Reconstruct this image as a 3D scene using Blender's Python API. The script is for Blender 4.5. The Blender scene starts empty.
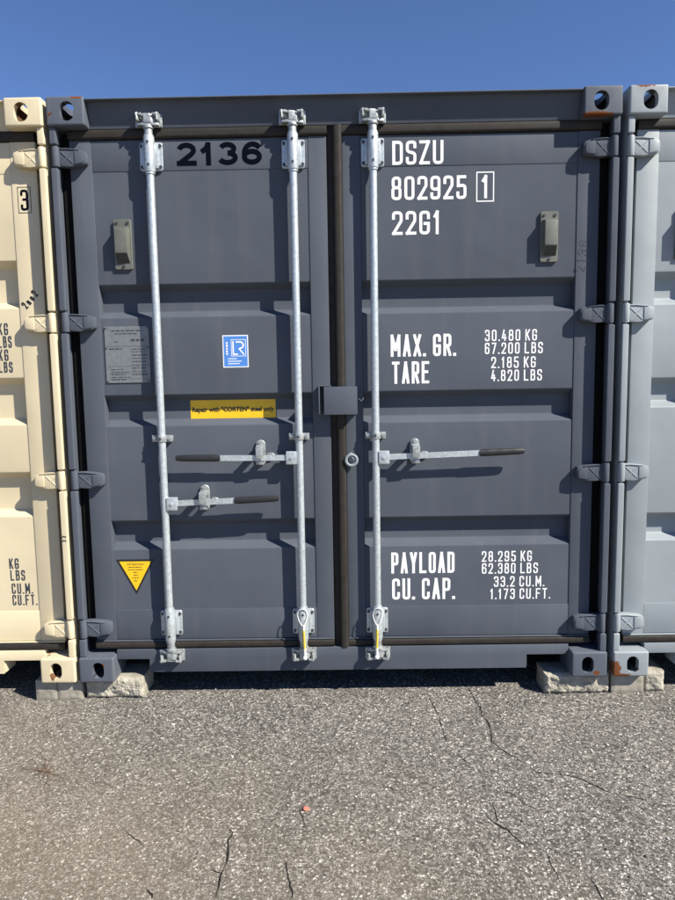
import bpy, bmesh, math, random
from mathutils import Vector, Matrix, noise

random.seed(7)
scene = bpy.context.scene
COL = scene.collection

# ------------------------------------------------------------------ camera, sky, sun, exposure
GZ = 0.10                                   # height of the container bottoms above the asphalt
CAM = Vector((0.0222, -2.8786, 1.3698 + GZ))
PITCH, YAW, ROLL, FPX = -0.10401, -0.00952, -0.01624, 650.0
_f = Vector((math.sin(YAW) * math.cos(PITCH), math.cos(YAW) * math.cos(PITCH), math.sin(PITCH)))
_r0 = Vector((math.cos(YAW), -math.sin(YAW), 0)); _u0 = _r0.cross(_f)
_r = _r0 * math.cos(ROLL) + _u0 * math.sin(ROLL)
_u = -_r0 * math.sin(ROLL) + _u0 * math.cos(ROLL)
cd = bpy.data.cameras.new('camera'); cam = bpy.data.objects.new('camera', cd); COL.objects.link(cam)
cd.sensor_fit = 'HORIZONTAL'; cd.sensor_width = 36.0; cd.lens = FPX / 675.0 * 36.0
cd.clip_start = 0.05; cd.clip_end = 2000
M = Matrix((_r, _u, -_f)).transposed().to_4x4(); M.translation = CAM
cam.matrix_world = M
scene.camera = cam

TO_SUN = Vector((1.65, -1.0, 1.72)).normalized()
world = bpy.data.worlds.new('World'); scene.world = world; world.use_nodes = True
wn = world.node_tree; wn.nodes.clear()
sky = wn.nodes.new('ShaderNodeTexSky'); sky.sky_type = 'NISHITA'; sky.sun_disc = False
sky.sun_elevation = math.asin(TO_SUN.z); sky.sun_rotation = math.atan2(TO_SUN.x, TO_SUN.y)
sky.altitude = 100; sky.air_density = 1.0; sky.dust_density = 0.0; sky.ozone_density = 6.0
bg = wn.nodes.new('ShaderNodeBackground'); bg.inputs[1].default_value = 0.061
wo = wn.nodes.new('ShaderNodeOutputWorld')
tint = wn.nodes.new('ShaderNodeMix'); tint.data_type = 'RGBA'; tint.blend_type = 'MULTIPLY'; tint.inputs[0].default_value = 1.0
tint.inputs[7].default_value = (1.05, 1.08, 1.27, 1)          # clear deep blue air
wn.links.new(sky.outputs[0], tint.inputs[6]); wn.links.new(tint.outputs[2], bg.inputs[0]); wn.links.new(bg.outputs[0], wo.inputs[0])
sd = bpy.data.lights.new('sun', 'SUN'); sun = bpy.data.objects.new('sun', sd); COL.objects.link(sun)
sd.energy = 5.0; sd.angle = math.radians(0.53); sd.color = (1.0, 0.945, 0.845)
sun.rotation_euler = TO_SUN.to_track_quat('Z', 'Y').to_euler(); sun.location = TO_SUN * 20
vs = scene.view_settings
vs.view_transform = 'Standard'; vs.look = 'None'; vs.gamma = 1.0; vs.use_curve_mapping = False
vs.exposure = 0.82

def ground_px(x, y):
    """photo pixel -> point on the asphalt (z = 0)"""
    d = _f + _r * ((x - 337.5) / FPX) + _u * ((450 - y) / FPX)
    return CAM + d * (-CAM.z / d.z)

# ------------------------------------------------------------------ materials
def nodes(name):
    m = bpy.data.materials.new(name); m.use_nodes = True
    nt = m.node_tree; nt.nodes.clear()
    b = nt.nodes.new('ShaderNodeBsdfPrincipled'); o = nt.nodes.new('ShaderNodeOutputMaterial')
    nt.links.new(b.outputs[0], o.inputs[0])
    return m, nt, b
def N(nt, t, **kw):
    n = nt.nodes.new(t)
    for k, v in kw.items():
        if k.startswith('i_'):
            key = k[2:]
            n.inputs[int(key) if key.isdigit() else key.replace('_', ' ')].default_value = v
        else: setattr(n, k, v)
    return n
def ramp(nt, fac, stops):
    r = N(nt, 'ShaderNodeValToRGB'); e = r.color_ramp.elements
    while len(e) < len(stops): e.new(0.5)
    for q, (p, c) in zip(e, stops):
        q.position = p; q.color = (*c, 1) if len(c) == 3 else c
    nt.links.new(fac, r.inputs[0]); return r.outputs[0]
def noisetex(nt, vec, scale, detail=4, rough=0.55, stretch=None):
    if stretch:
        mp = N(nt, 'ShaderNodeMapping'); mp.inputs['Scale'].default_value = stretch
        nt.links.new(vec, mp.inputs[0]); vec = mp.outputs[0]
    n = N(nt, 'ShaderNodeTexNoise'); n.inputs['Scale'].default_value = scale
    n.inputs['Detail'].default_value = detail; n.inputs['Roughness'].default_value = rough
    nt.links.new(vec, n.inputs['Vector']); return n.outputs['Fac']
def mix(nt, fac, a, b, mode='MIX'):
    m = N(nt, 'ShaderNodeMix', data_type='RGBA', blend_type=mode)
    for sock, v in ((m.inputs[0], fac), (m.inputs[6], a), (m.inputs[7], b)):
        if isinstance(v, (int, float)): sock.default_value = v
        elif isinstance(v, tuple): sock.default_value = (*v, 1)
        else: nt.links.new(v, sock)
    return m.outputs[2]
def worldpos(nt):
    return N(nt, 'ShaderNodeNewGeometry').outputs['Position']
def c(h):
    """sRGB 0-255 -> linear"""
    return tuple(((v / 255) / 12.92 if v / 255 <= .04045 else ((v / 255 + .055) / 1.055) ** 2.4) for v in h)

def paint(name, col, rough=0.42, rust=0.0, dirt=0.10, waves=0.30, spec=0.4, spots=(), rustcol=(0.20, 0.062, 0.018)):
    m, nt, b = nodes(name); P = worldpos(nt)
    big = noisetex(nt, P, 1.6, 3); stre = noisetex(nt, P, 2.0, 5, 0.65, (9, 9, 0.55)); fine = noisetex(nt, P, 60, 3)
    lo = tuple(v * 0.90 for v in col); hi = tuple(min(1, v * 1.09) for v in col)
    base = mix(nt, ramp(nt, big, [(0.3, (0, 0, 0)), (0.7, (1, 1, 1))]), lo, hi)
    dust = tuple(0.72 * v + 0.28 * d for v, d in zip(col, (0.42, 0.38, 0.32)))
    base = mix(nt, ramp(nt, stre, [(0.52, (0, 0, 0)), (0.80, (dirt * 2.2,) * 3)]), base, dust)
    base = mix(nt, ramp(nt, fine, [(0.60, (0, 0, 0)), (0.85, (dirt,) * 3)]), base, dust)
    # thin scuffs
    sc = noisetex(nt, P, 5.0, 2, 0.5, (1.2, 6, 14)); gate = noisetex(nt, P, 2.3, 2)
    mm = N(nt, 'ShaderNodeMath', operation='MULTIPLY')
    nt.links.new(ramp(nt, sc, [(0.70, (0, 0, 0)), (0.74, (0.35,) * 3)]), mm.inputs[0])
    nt.links.new(ramp(nt, gate, [(0.5, (0, 0, 0)), (0.62, (1, 1, 1))]), mm.inputs[1])
    base = mix(nt, mm.outputs[0], base, tuple(min(1, v * 1.35 + 0.02) for v in col))
    r = ramp(nt, stre, [(0.3, (rough,) * 3), (0.8, (rough + 0.16,) * 3)])
    if rust > 0:
        rn = noisetex(nt, P, 26, 6, 0.7); rb = noisetex(nt, P, 5.5, 3)
        add = N(nt, 'ShaderNodeMath', operation='MULTIPLY'); nt.links.new(rn, add.inputs[0]); nt.links.new(rb, add.inputs[1])
        t = 0.40 - rust * 0.14
        rm = ramp(nt, add.outputs[0], [(t, (0, 0, 0)), (t + 0.03, (1, 1, 1))])
        rc = mix(nt, noisetex(nt, P, 90, 4), rustcol, tuple(v * 0.35 for v in rustcol))
        base = mix(nt, rm, base, rc); r = mix(nt, rm, r, (0.85,) * 3)
    for cen, rad in spots:                      # rust bloom with a ragged edge at one spot
        sub = N(nt, 'ShaderNodeVectorMath', operation='SUBTRACT'); nt.links.new(P, sub.inputs[0]); sub.inputs[1].default_value = cen
        div = N(nt, 'ShaderNodeVectorMath', operation='DIVIDE'); nt.links.new(sub.outputs[0], div.inputs[0]); div.inputs[1].default_value = rad
        ln = N(nt, 'ShaderNodeVectorMath', operation='LENGTH'); nt.links.new(div.outputs[0], ln.inputs[0])
        ad = N(nt, 'ShaderNodeMath', operation='MULTIPLY_ADD'); nt.links.new(noisetex(nt, P, 70, 5, 0.7), ad.inputs[0]); ad.inputs[1].default_value = 1.5; nt.links.new(ln.outputs['Value'], ad.inputs[2])
        rm = N(nt, 'ShaderNodeMapRange'); rm.inputs['From Min'].default_value = 1.62; rm.inputs['From Max'].default_value = 1.42
        nt.links.new(ad.outputs[0], rm.inputs['Value'])
        rc = mix(nt, noisetex(nt, P, 110, 4), tuple(v * 1.15 for v in rustcol), tuple(v * 0.4 for v in rustcol))
        base = mix(nt, rm.outputs[0], base, rc); r = mix(nt, rm.outputs[0], r, (0.85,) * 3)
    nt.links.new(base, b.inputs['Base Color']); nt.links.new(r, b.inputs['Roughness'])
    b.inputs['Specular IOR Level'].default_value = spec
    wave = noisetex(nt, P, 4.2, 2, 0.4); peel = noisetex(nt, P, 420, 2)
    b1 = N(nt, 'ShaderNodeBump'); b1.inputs['Strength'].default_value = waves; b1.inputs['Distance'].default_value = 0.02
    nt.links.new(wave, b1.inputs['Height'])
    b2 = N(nt, 'ShaderNodeBump'); b2.inputs['Strength'].default_value = 0.10; b2.inputs['Distance'].default_value = 0.001
    nt.links.new(peel, b2.inputs['Height']); nt.links.new(b1.outputs[0], b2.inputs['Normal'])
    nt.links.new(b2.outputs[0], b.inputs['Normal'])
    return m
def simple(name, col, rough=0.5, metal=0.0, var=0.12, scale=40, spec=0.5):
    m, nt, b = nodes(name); P = worldpos(nt)
    n = noisetex(nt, P, scale, 5, 0.6)
    base = mix(nt, ramp(nt, n, [(0.3, (0, 0, 0)), (0.7, (1, 1, 1))]), tuple(v * (1 - var) for v in col), tuple(min(1, v * (1 + var)) for v in col))
    nt.links.new(base, b.inputs['Base Color']); b.inputs['Metallic'].default_value = metal
    nt.links.new(ramp(nt, noisetex(nt, P, scale * 0.6, 3), [(0.3, (rough - 0.06,) * 3), (0.7, (rough + 0.1,) * 3)]), b.inputs['Roughness'])
    b.inputs['Specular IOR Level'].default_value = spec
    return m

DARK = (0.083, 0.094, 0.115)
CREAM = (0.60, 0.515, 0.345)
GREY = (0.255, 0.285, 0.300)
MAT = {}
MAT['dark'] = paint('dark_grey_paint', DARK, rough=0.5, dirt=0.06, spec=0.06)
MAT['cream'] = paint('cream_paint', CREAM, rough=0.48, dirt=0.08)
MAT['grey'] = paint('light_grey_paint', GREY, rough=0.45)
MAT['dark_c'] = paint('dark_grey_chipped_paint', tuple(v * 1.12 for v in DARK), rust=0.12, dirt=0.2, spec=0.15,
    spots=[((1.11, 0.0, 2.476 + GZ), (0.085, 0.04, 0.014)), ((-1.110, 0.0, 0.082 + GZ), (0.013, 0.02, 0.013)), ((-1.09, 0.0, 2.588 + GZ), (0.03, 0.03, 0.01)), ((1.17, 0, 0.02 + GZ), (0.02, 0.02, 0.012))])
MAT['cream_c'] = paint('cream_chipped_paint', CREAM, rust=0.12, dirt=0.12,
    spots=[((-1.345, 0.0, 0.035 + GZ), (0.012, 0.04, 0.03)), ((-1.33, 0.0, 0.03 + GZ), (0.02, 0.03, 0.01))])
MAT['grey_c'] = paint('light_grey_chipped_paint', GREY, rust=0.16, dirt=0.15,
    spots=[((1.258, 0.0, 0.035 + GZ), (0.028, 0.08, 0.055)), ((1.31, 0.0, 2.590 + GZ), (0.055, 0.06, 0.012)), ((1.28, 0.0, 0.006 + GZ), (0.06, 0.03, 0.012)), ((1.345, 0, 0.035 + GZ), (0.03, 0.02, 0.012))])
MAT['dark_h'] = simple('dark_casting_hollow', (0.03, 0.033, 0.04), 0.7)  # casting cavity, darker than the outer paint
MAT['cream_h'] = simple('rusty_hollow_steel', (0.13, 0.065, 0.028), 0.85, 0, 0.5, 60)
MAT['grey_h'] = simple('grey_casting_hollow', (0.06, 0.065, 0.07), 0.7)  # casting cavity, much darker than the light grey outside
MAT['rubber'] = simple('black_rubber', (0.030, 0.026, 0.022), 0.6, 0, 0.2, 30, 0.2)
MAT['rubber_shade'] = simple('shade_blackened_rubber', (0.008, 0.008, 0.008), 0.8, 0, 0.2, 30, 0.1)  # hinge-side gasket rubber, blackened to stand in for shadow in the gap
MAT['galv'] = simple('galvanised_steel', (0.49, 0.53, 0.545), 0.40, 0.45, 0.20, 75)
MAT['galv_dull'] = simple('weathered_galvanised_steel', (0.36, 0.38, 0.375), 0.45, 0.45, 0.35, 60)
MAT['bitumen'] = simple('black_bitumen_undercoat', (0.012, 0.012, 0.012), 0.9, 0, 0.3, 20, 0.1)
MAT['bolt'] = simple('dark_bolt_steel', (0.05, 0.05, 0.055), 0.5, 0.3)
MAT['grip'] = simple('black_grip_plastic', (0.018, 0.018, 0.019), 0.45)
MAT['vent'] = simple('grey_green_plastic', (0.115, 0.120, 0.100), 0.5, 0, 0.14, 25)
MAT['vent_dark'] = simple('ventilator_dark_face', (0.05, 0.05, 0.042), 0.8)  # sloped bottom of the hood, darker than its other faces
MAT['white'] = simple('white_lettering_paint', (0.80, 0.80, 0.79), 0.5, 0, 0.05, 120)
MAT['navy'] = simple('dark_navy_lettering_vinyl', (0.0022, 0.0032, 0.0075), 0.7, 0, 0.1, 40, 0.03)
MAT['black'] = simple('black_print', (0.012, 0.012, 0.013), 0.5)
MAT['char'] = simple('charcoal_lettering_paint', (0.035, 0.042, 0.055), 0.5)
MAT['yellow'] = simple('yellow_vinyl', (0.83, 0.50, 0.012), 0.4, 0, 0.06, 30)
MAT['blue'] = simple('blue_vinyl', (0.075, 0.225, 0.60), 0.4, 0, 0.08, 60)
MAT['alu'] = simple('brushed_aluminium_plate', (0.21, 0.22, 0.225), 0.45, 0.35, 0.14, 45)
MAT['print'] = simple('faded_plate_print', (0.045, 0.048, 0.055), 0.6)
MAT['marker'] = simple('faded_marker_ink', (0.035, 0.040, 0.058), 0.6)
MAT['tag_yellow'] = simple('yellow_tape', (0.70, 0.52, 0.05), 0.45)
MAT['tag_white'] = simple('white_plastic_tie', (0.72, 0.72, 0.68), 0.4)
MAT['orange'] = simple('faded_orange_plastic', (0.50, 0.16, 0.11), 0.6, 0, 0.4, 160)
MAT['straw'] = simple('dry_weed_stems', (0.15, 0.095, 0.065), 0.9, 0, 0.4, 80)
MAT['leaf'] = simple('dry_leaf', (0.16, 0.085, 0.04), 0.8, 0, 0.4, 80)

def asphalt():
    m, nt, b = nodes('weathered_asphalt'); P = worldpos(nt)
    def vor(scale, feat='F1', rnd=1.0):
        v = N(nt, 'ShaderNodeTexVoronoi', feature=feat, voronoi_dimensions='2D'); v.inputs['Scale'].default_value = scale
        v.inputs['Randomness'].default_value = rnd; nt.links.new(P, v.inputs['Vector']); return v
    def val(col):
        s = N(nt, 'ShaderNodeSeparateColor'); nt.links.new(col, s.inputs[0]); return s.outputs
    v1 = vor(132); v2 = vor(290); v1e = vor(132, 'DISTANCE_TO_EDGE'); v2e = vor(290, 'DISTANCE_TO_EDGE')
    r1 = val(v1.outputs['Color']); r2 = val(v2.outputs['Color'])
    tones = [(0.0, (0.055, 0.050, 0.045)), (0.30, (0.105, 0.097, 0.087)), (0.58, (0.185, 0.170, 0.150)), (0.80, (0.30, 0.28, 0.245)), (0.93, (0.46, 0.44, 0.40)), (1.0, (0.70, 0.66, 0.58))]
    c1 = ramp(nt, r1[0], tones); c2 = ramp(nt, r2[0], tones)
    pick = ramp(nt, r1[1], [(0.42, (0, 0, 0)), (0.44, (1, 1, 1))])
    base = mix(nt, pick, c2, c1)
    gap1 = ramp(nt, v1e.outputs['Distance'], [(0.03, (1, 1, 1)), (0.12, (0, 0, 0))])
    gap2 = ramp(nt, v2e.outputs['Distance'], [(0.02, (0.6,) * 3), (0.14, (0, 0, 0))])
    gap = mix(nt, pick, gap2, gap1)
    base = mix(nt, gap, base, (0.040, 0.037, 0.034))
    # big tonal drift, dust lying in the low spots, darker tar-rich patches
    drift = noisetex(nt, P, 0.9, 4, 0.6); d2 = noisetex(nt, P, 3.2, 5, 0.6)
    base = mix(nt, 1.0, base, ramp(nt, d2, [(0.25, (0.76,) * 3), (0.75, (1.18,) * 3)]), 'MULTIPLY')
    sx = N(nt, 'ShaderNodeSeparateXYZ'); nt.links.new(P, sx.inputs[0])
    # fine sand washed toward the lower left foreground of the lot
    ax = N(nt, 'ShaderNodeMath', operation='MULTIPLY_ADD'); nt.links.new(sx.outputs[0], ax.inputs[0]); ax.inputs[1].default_value = -0.30; ax.inputs[2].default_value = -0.32
    ay = N(nt, 'ShaderNodeMath', operation='MULTIPLY_ADD'); nt.links.new(sx.outputs[1], ay.inputs[0]); ay.inputs[1].default_value = -0.50; nt.links.new(ax.outputs[0], ay.inputs[2])
    az = N(nt, 'ShaderNodeMath', operation='MULTIPLY_ADD'); nt.links.new(drift, az.inputs[0]); az.inputs[1].default_value = 0.9; nt.links.new(ay.outputs[0], az.inputs[2])
    sand = ramp(nt, az.outputs[0], [(0.38, (0, 0, 0)), (0.88, (0.72,) * 3)])
    grainy = ramp(nt, noisetex(nt, P, 190, 3), [(0.3, (0.15,) * 3), (0.7, (1, 1, 1))])
    sm = N(nt, 'ShaderNodeMath', operation='MULTIPLY'); nt.links.new(sand, sm.inputs[0]); nt.links.new(grainy, sm.inputs[1])
    base = mix(nt, sm.outputs[0], base, (0.260, 0.212, 0.148))
    rs = noisetex(nt, P, 2.1, 3); base = mix(nt, ramp(nt, rs, [(0.70, (0, 0, 0)), (0.80, (0.35,) * 3)]), base, (0.17, 0.105, 0.05))
    nt.links.new(base, b.inputs['Base Color']); b.inputs['Roughness'].default_value = 0.82
    b.inputs['Specular IOR Level'].default_value = 0.3
    inv = N(nt, 'ShaderNodeMath', operation='SUBTRACT'); inv.inputs[0].default_value = 1.0; nt.links.new(gap, inv.inputs[1])
    hh = N(nt, 'ShaderNodeMath', operation='MULTIPLY_ADD'); nt.links.new(r1[2], hh.inputs[0]); hh.inputs[1].default_value = 0.5; nt.links.new(inv.outputs[0], hh.inputs[2])
    h3 = N(nt, 'ShaderNodeMath', operation='MULTIPLY_ADD'); nt.links.new(noisetex(nt, P, 300, 3), h3.inputs[0]); h3.inputs[1].default_value = 0.5; nt.links.new(hh.outputs[0], h3.inputs[2])
    bp = N(nt, 'ShaderNodeBump'); bp.inputs['Strength'].default_value = 0.55; bp.inputs['Distance'].default_value = 0.0022
    nt.links.new(h3.outputs[0], bp.inputs['Height']); nt.links.new(bp.outputs[0], b.inputs['Normal'])
    return m
MAT['asphalt'] = asphalt()
def concrete(name, col, contrast):
    m, nt, b = nodes(name); P = worldpos(nt)
    n1 = noisetex(nt, P, 14, 6, 0.65); n2 = noisetex(nt, P, 150, 3)
    base = mix(nt, ramp(nt, n1, [(0.3, (0, 0, 0)), (0.7, (1, 1, 1))]), tuple(v * (1 - contrast) for v in col), tuple(v * (1 + contrast) for v in col))
    base = mix(nt, ramp(nt, n2, [(0.55, (0, 0, 0)), (0.75, (0.5,) * 3)]), base, tuple(v * 0.45 for v in col))
    nt.links.new(base, b.inputs['Base Color']); b.inputs['Roughness'].default_value = 0.9; b.inputs['Specular IOR Level'].default_value = 0.2
    bp = N(nt, 'ShaderNodeBump'); bp.inputs['Strength'].default_value = 0.6; bp.inputs['Distance'].default_value = 0.002
    nt.links.new(n2, bp.inputs['Height']); nt.links.new(bp.outputs[0], b.inputs['Normal'])
    return m
MAT['split'] = concrete('split_face_concrete', (0.345, 0.318, 0.258), 0.30)
MAT['block'] = concrete('grey_concrete', (0.30, 0.275, 0.225), 0.22)
def stones():
    m, nt, b = nodes('loose_stone')
    g = N(nt, 'ShaderNodeNewGeometry')
    nt.links.new(ramp(nt, g.outputs['Random Per Island'], [(0, (0.10, 0.09, 0.08)), (0.4, (0.22, 0.20, 0.17)), (0.8, (0.38, 0.36, 0.32)), (1, (0.6, 0.58, 0.54))]), b.inputs['Base Color'])
    b.inputs['Roughness'].default_value = 0.85; return m
MAT['stone'] = stones()
MAT['crack'] = simple('crack_filled_with_grit', (0.018, 0.016, 0.014), 0.95, 0, 0.4, 60, 0.1)

# ------------------------------------------------------------------ mesh helpers
def link(name, me, parent=None, mat=None, loc=None):
    o = bpy.data.objects.new(name, me); COL.objects.link(o)
    if mat:
        for q in (mat if isinstance(mat, (list, tuple)) else [mat]): me.materials.append(MAT[q])
    if parent: o.parent = parent
    if loc: o.location = loc
    return o
def empty(name, loc, label, cat, group=None):
    o = bpy.data.objects.new(name, None); COL.objects.link(o); o.location = loc; o.empty_display_size = 0.2
    tag(o, label, cat, group); return o
def tag(o, label, cat, group=None):
    o['label'] = label; o['category'] = cat
    if group: o['group'] = group
def to_mesh(bm, name, smooth=35):
    bmesh.ops.recalc_face_normals(bm, faces=bm.faces)
    me = bpy.data.meshes.new(name); bm.to_mesh(me); bm.free()
    if smooth:
        me.polygons.foreach_set('use_smooth', [True] * len(me.polygons))
        me.set_sharp_from_angle(angle=math.radians(smooth))
    me.update(); return me
def merge(dst, src):
    me = bpy.data.meshes.new('tmp'); src.to_mesh(me); src.free(); dst.from_mesh(me); bpy.data.meshes.remove(me)
def bevel(bm, w, seg=2, ang=30):
    es = [e for e in bm.edges if len(e.link_faces) == 2 and e.calc_face_angle(0) > math.radians(ang)]
    if w > 0 and es: bmesh.ops.bevel(bm, geom=es, offset=w, segments=seg, affect='EDGES', clamp_overlap=True, profile=0.6)
def box(dst, x0, x1, y0, y1, z0, z1, bev=0.002, seg=2, mi=0):
    b = bmesh.new(); bmesh.ops.create_cube(b, size=1)
    for v in b.verts: v.co = Vector((x0 + (v.co.x + .5) * (x1 - x0), y0 + (v.co.y + .5) * (y1 - y0), z0 + (v.co.z + .5) * (z1 - z0)))
    bevel(b, bev, seg)
    for f in b.faces: f.material_index = mi
    merge(dst, b)
def cyl(dst, p0, p1, r, n=14, r2=None, mi=0, bev=0):
    p0, p1 = Vector(p0), Vector(p1); d = p1 - p0; b = bmesh.new()
    bmesh.ops.create_cone(b, cap_ends=True, segments=n, radius1=r, radius2=r if r2 is None else r2, depth=d.length)
    if bev: bevel(b, bev, 2, 50)
    b.transform(Matrix.Translation((p0 + p1) / 2) @ d.to_track_quat('Z', 'Y').to_matrix().to_4x4())
    for f in b.faces: f.material_index = mi
    merge(dst, b)
def prism(dst, poly, axis, a0, a1, bev=0.0, seg=2, mi=0, ang=30):
    """poly: 2D outline; axis 'x': (y,z); 'y': (x,z); 'z': (x,y)"""
    def P(p, a): return {'x': (a, p[0], p[1]), 'y': (p[0], a, p[1]), 'z': (p[0], p[1], a)}[axis]
    b = bmesh.new(); A = [b.verts.new(P(p, a0)) for p in poly]; B = [b.verts.new(P(p, a1)) for p in poly]; n = len(poly)
    b.faces.new(A); b.faces.new(B[::-1])
    for i in range(n): b.faces.new((A[i], A[(i + 1) % n], B[(i + 1) % n], B[i]))
    bmesh.ops.recalc_face_normals(b, faces=b.faces)
    bevel(b, bev, seg, ang)
    for f in b.faces: f.material_index = mi
    merge(dst, b)
def roundpath(pts, r, closed=False, k=4):
    """2D path, corners rounded with radius r unless a third element 0 marks them sharp"""
    out = []; n = len(pts)
    for i, p in enumerate(pts):
        P = Vector(p[:2])
        if (not closed and i in (0, n - 1)) or (len(p) > 2 and not p[2]) or r <= 0: out.append(P); continue
        A, B = Vector(pts[i - 1][:2]), Vector(pts[(i + 1) % n][:2])
        u, v = A - P, B - P
        if u.length < 1e-6 or v.length < 1e-6: out.append(P); continue
        ang = u.angle(v); t = min(r / math.tan(ang / 2), u.length * 0.49, v.length * 0.49)
        a, b = P + u.normalized() * t, P + v.normalized() * t
        for j in range(k + 1):
            s = j / k; out.append((1 - s) ** 2 * a + 2 * s * (1 - s) * P + s * s * b)
    return out
def tube(dst, pts, r, n=8, mi=0):
    pts = [Vector(p) for p in pts]; rings = []
    b = bmesh.new(); up = None
    for i, p in enumerate(pts):
        d = (pts[min(i + 1, len(pts) - 1)] - pts[max(i - 1, 0)]).normalized()
        q = d.to_track_quat('Z', 'Y').to_matrix()
        a = up - d * up.dot(d) if up is not None else q @ Vector((1, 0, 0))
        a.normalize(); up = a; c2 = d.cross(a); rr = r[i] if isinstance(r, (list, tuple)) else r
        rings.append([b.verts.new(p + (a * math.cos(t) + c2 * math.sin(t)) * rr) for t in [2 * math.pi * k / n for k in range(n)]])
    for A, B in zip(rings, rings[1:]):
        for k in range(n): b.faces.new((A[k], A[(k + 1) % n], B[(k + 1) % n], B[k]))
    b.faces.new(rings[0][::-1]); b.faces.new(rings[-1])
    for f in b.faces: f.material_index = mi
    merge(dst, b)
def torus(dst, cen, R, r, ax='y', n=24, m=8, a0=0, a1=2 * math.pi):
    pts = []
    for i in range(n + 1):
        t = a0 + (a1 - a0) * i / n
        o = {'y': (math.cos(t) * R, 0, math.sin(t) * R), 'z': (math.cos(t) * R, math.sin(t) * R, 0), 'x': (0, math.cos(t) * R, math.sin(t) * R)}[ax]
        pts.append(Vector(cen) + Vector(o))
    tube(dst, pts, r, m)

# ------------------------------------------------------------------ lettering
GL = {
 '0': [([(0, 0), (1, 0), (1, 1), (0, 1)], 1)], 'O': [([(0, 0), (1, 0), (1, 1), (0, 1)], 1)],
 '1': [([(.12, .80, 0), (.62, 1, 0), (.62, 0, 0)], 0)],
 '2': [([(0, .74), (0, 1), (1, 1), (1, .60), (0, .0, 0), (1, 0)], 0)],
 '3': [([(0, .80), (0, 1), (1, 1), (1, .53), (.35, .53)], 0), ([(.5, .53), (1, .53), (1, 0), (0, 0), (0, .2)], 0)],
 '4': [([(.72, 0), (.72, .56)], 0), ([(.45, 1), (0, .24, 0), (1, .24)], 0)],
 '5': [([(.95, 1), (.06, 1, 0), (.06, .57, 0), (1, .60), (1, 0), (0, 0), (0, .22)], 0)],
 '6': [([(0, 0), (1, 0), (1, .57), (0, .57)], 1), ([(1, .8), (1, 1), (0, 1), (0, .3)], 0)],
 '7': [([(0, 1), (1, 1, 0), (.3, 0)], 0)],
 '8': [([(.05, .53), (.95, .53), (.95, 1), (.05, 1)], 1), ([(0, 0), (1, 0), (1, .53), (0, .53)], 1)],
 '9': [([(0, .43), (1, .43), (1, 1), (0, 1)], 1), ([(0, .2), (0, 0), (1, 0), (1, .7)], 0)],
 'A': [([(0, 0), (.5, 1, 0), (1, 0)], 0), ([(.18, .28), (.82, .28)], 0)],
 'B': [([(0, 0, 0), (1, 0), (1, .53), (0, .53, 0)], 1), ([(0, .53, 0), (.92, .53), (.92, 1), (0, 1, 0)], 1)],
 'C': [([(1, .74), (1, 1), (0, 1), (0, 0), (1, 0), (1, .26)], 0)],
 'D': [([(0, 0, 0), (1, 0), (1, 1), (0, 1, 0)], 1)],
 'E': [([(1, 1), (0, 1, 0), (0, 0, 0), (1, 0)], 0), ([(0, .53), (.8, .53)], 0)],
 'F': [([(1, 1), (0, 1, 0), (0, 0)], 0), ([(0, .53), (.8, .53)], 0)],
 'G': [([(1, .74), (1, 1), (0, 1), (0, 0), (1, 0), (1, .46, 0), (.55, .46)], 0)],
 'K': [([(0, 0), (0, 1)], 0), ([(1, 1), (0.05, .40)], 0), ([(.34, .58), (1, 0)], 0)],
 'L': [([(0, 1), (0, 0, 0), (1, 0)], 0)],
 'M': [([(0, 0), (0, 1, 0), (.5, .3, 0), (1, 1, 0), (1, 0)], 0)],
 'P': [([(0, 0), (0, 1)], 0), ([(0, 1), (1, 1), (1, .44), (0, .44)], 0)],
 'R': [([(0, 0), (0, 1)], 0), ([(0, 1), (1, 1), (1, .46), (0, .46)], 0), ([(.5, .46), (1, 0)], 0)],
 'S': [([(1, .78), (1, 1), (0, 1), (0, .56), (1, .46), (1, 0), (0, 0), (0, .22)], 0)],
 'T': [([(0, 1), (1, 1)], 0), ([(.5, 1), (.5, 0)], 0)],
 'U': [([(0, 1), (0, 0), (1, 0), (1, 1)], 0)],
 'X': [([(0, 0), (1, 1)], 0), ([(0, 1), (1, 0)], 0)],
 'Y': [([(0, 1), (.5, .45, 0), (1, 1)], 0), ([(.5, .47), (.5, 0)], 0)],
 'Z': [([(0, 1), (1, 1, 0), (0, 0, 0), (1, 0)], 0)],
 'n': [([(0, 0), (0, .6), (.1, .6), (.8, .6), (.9, 0)], 0)], 'o': [([(0, 0), (.8, 0), (.8, .6), (0, .6)], 1)],
 'J': [([(.2, 1), (.9, 1), (.7, 0), (.1, .1)], 0)],
}
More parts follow.
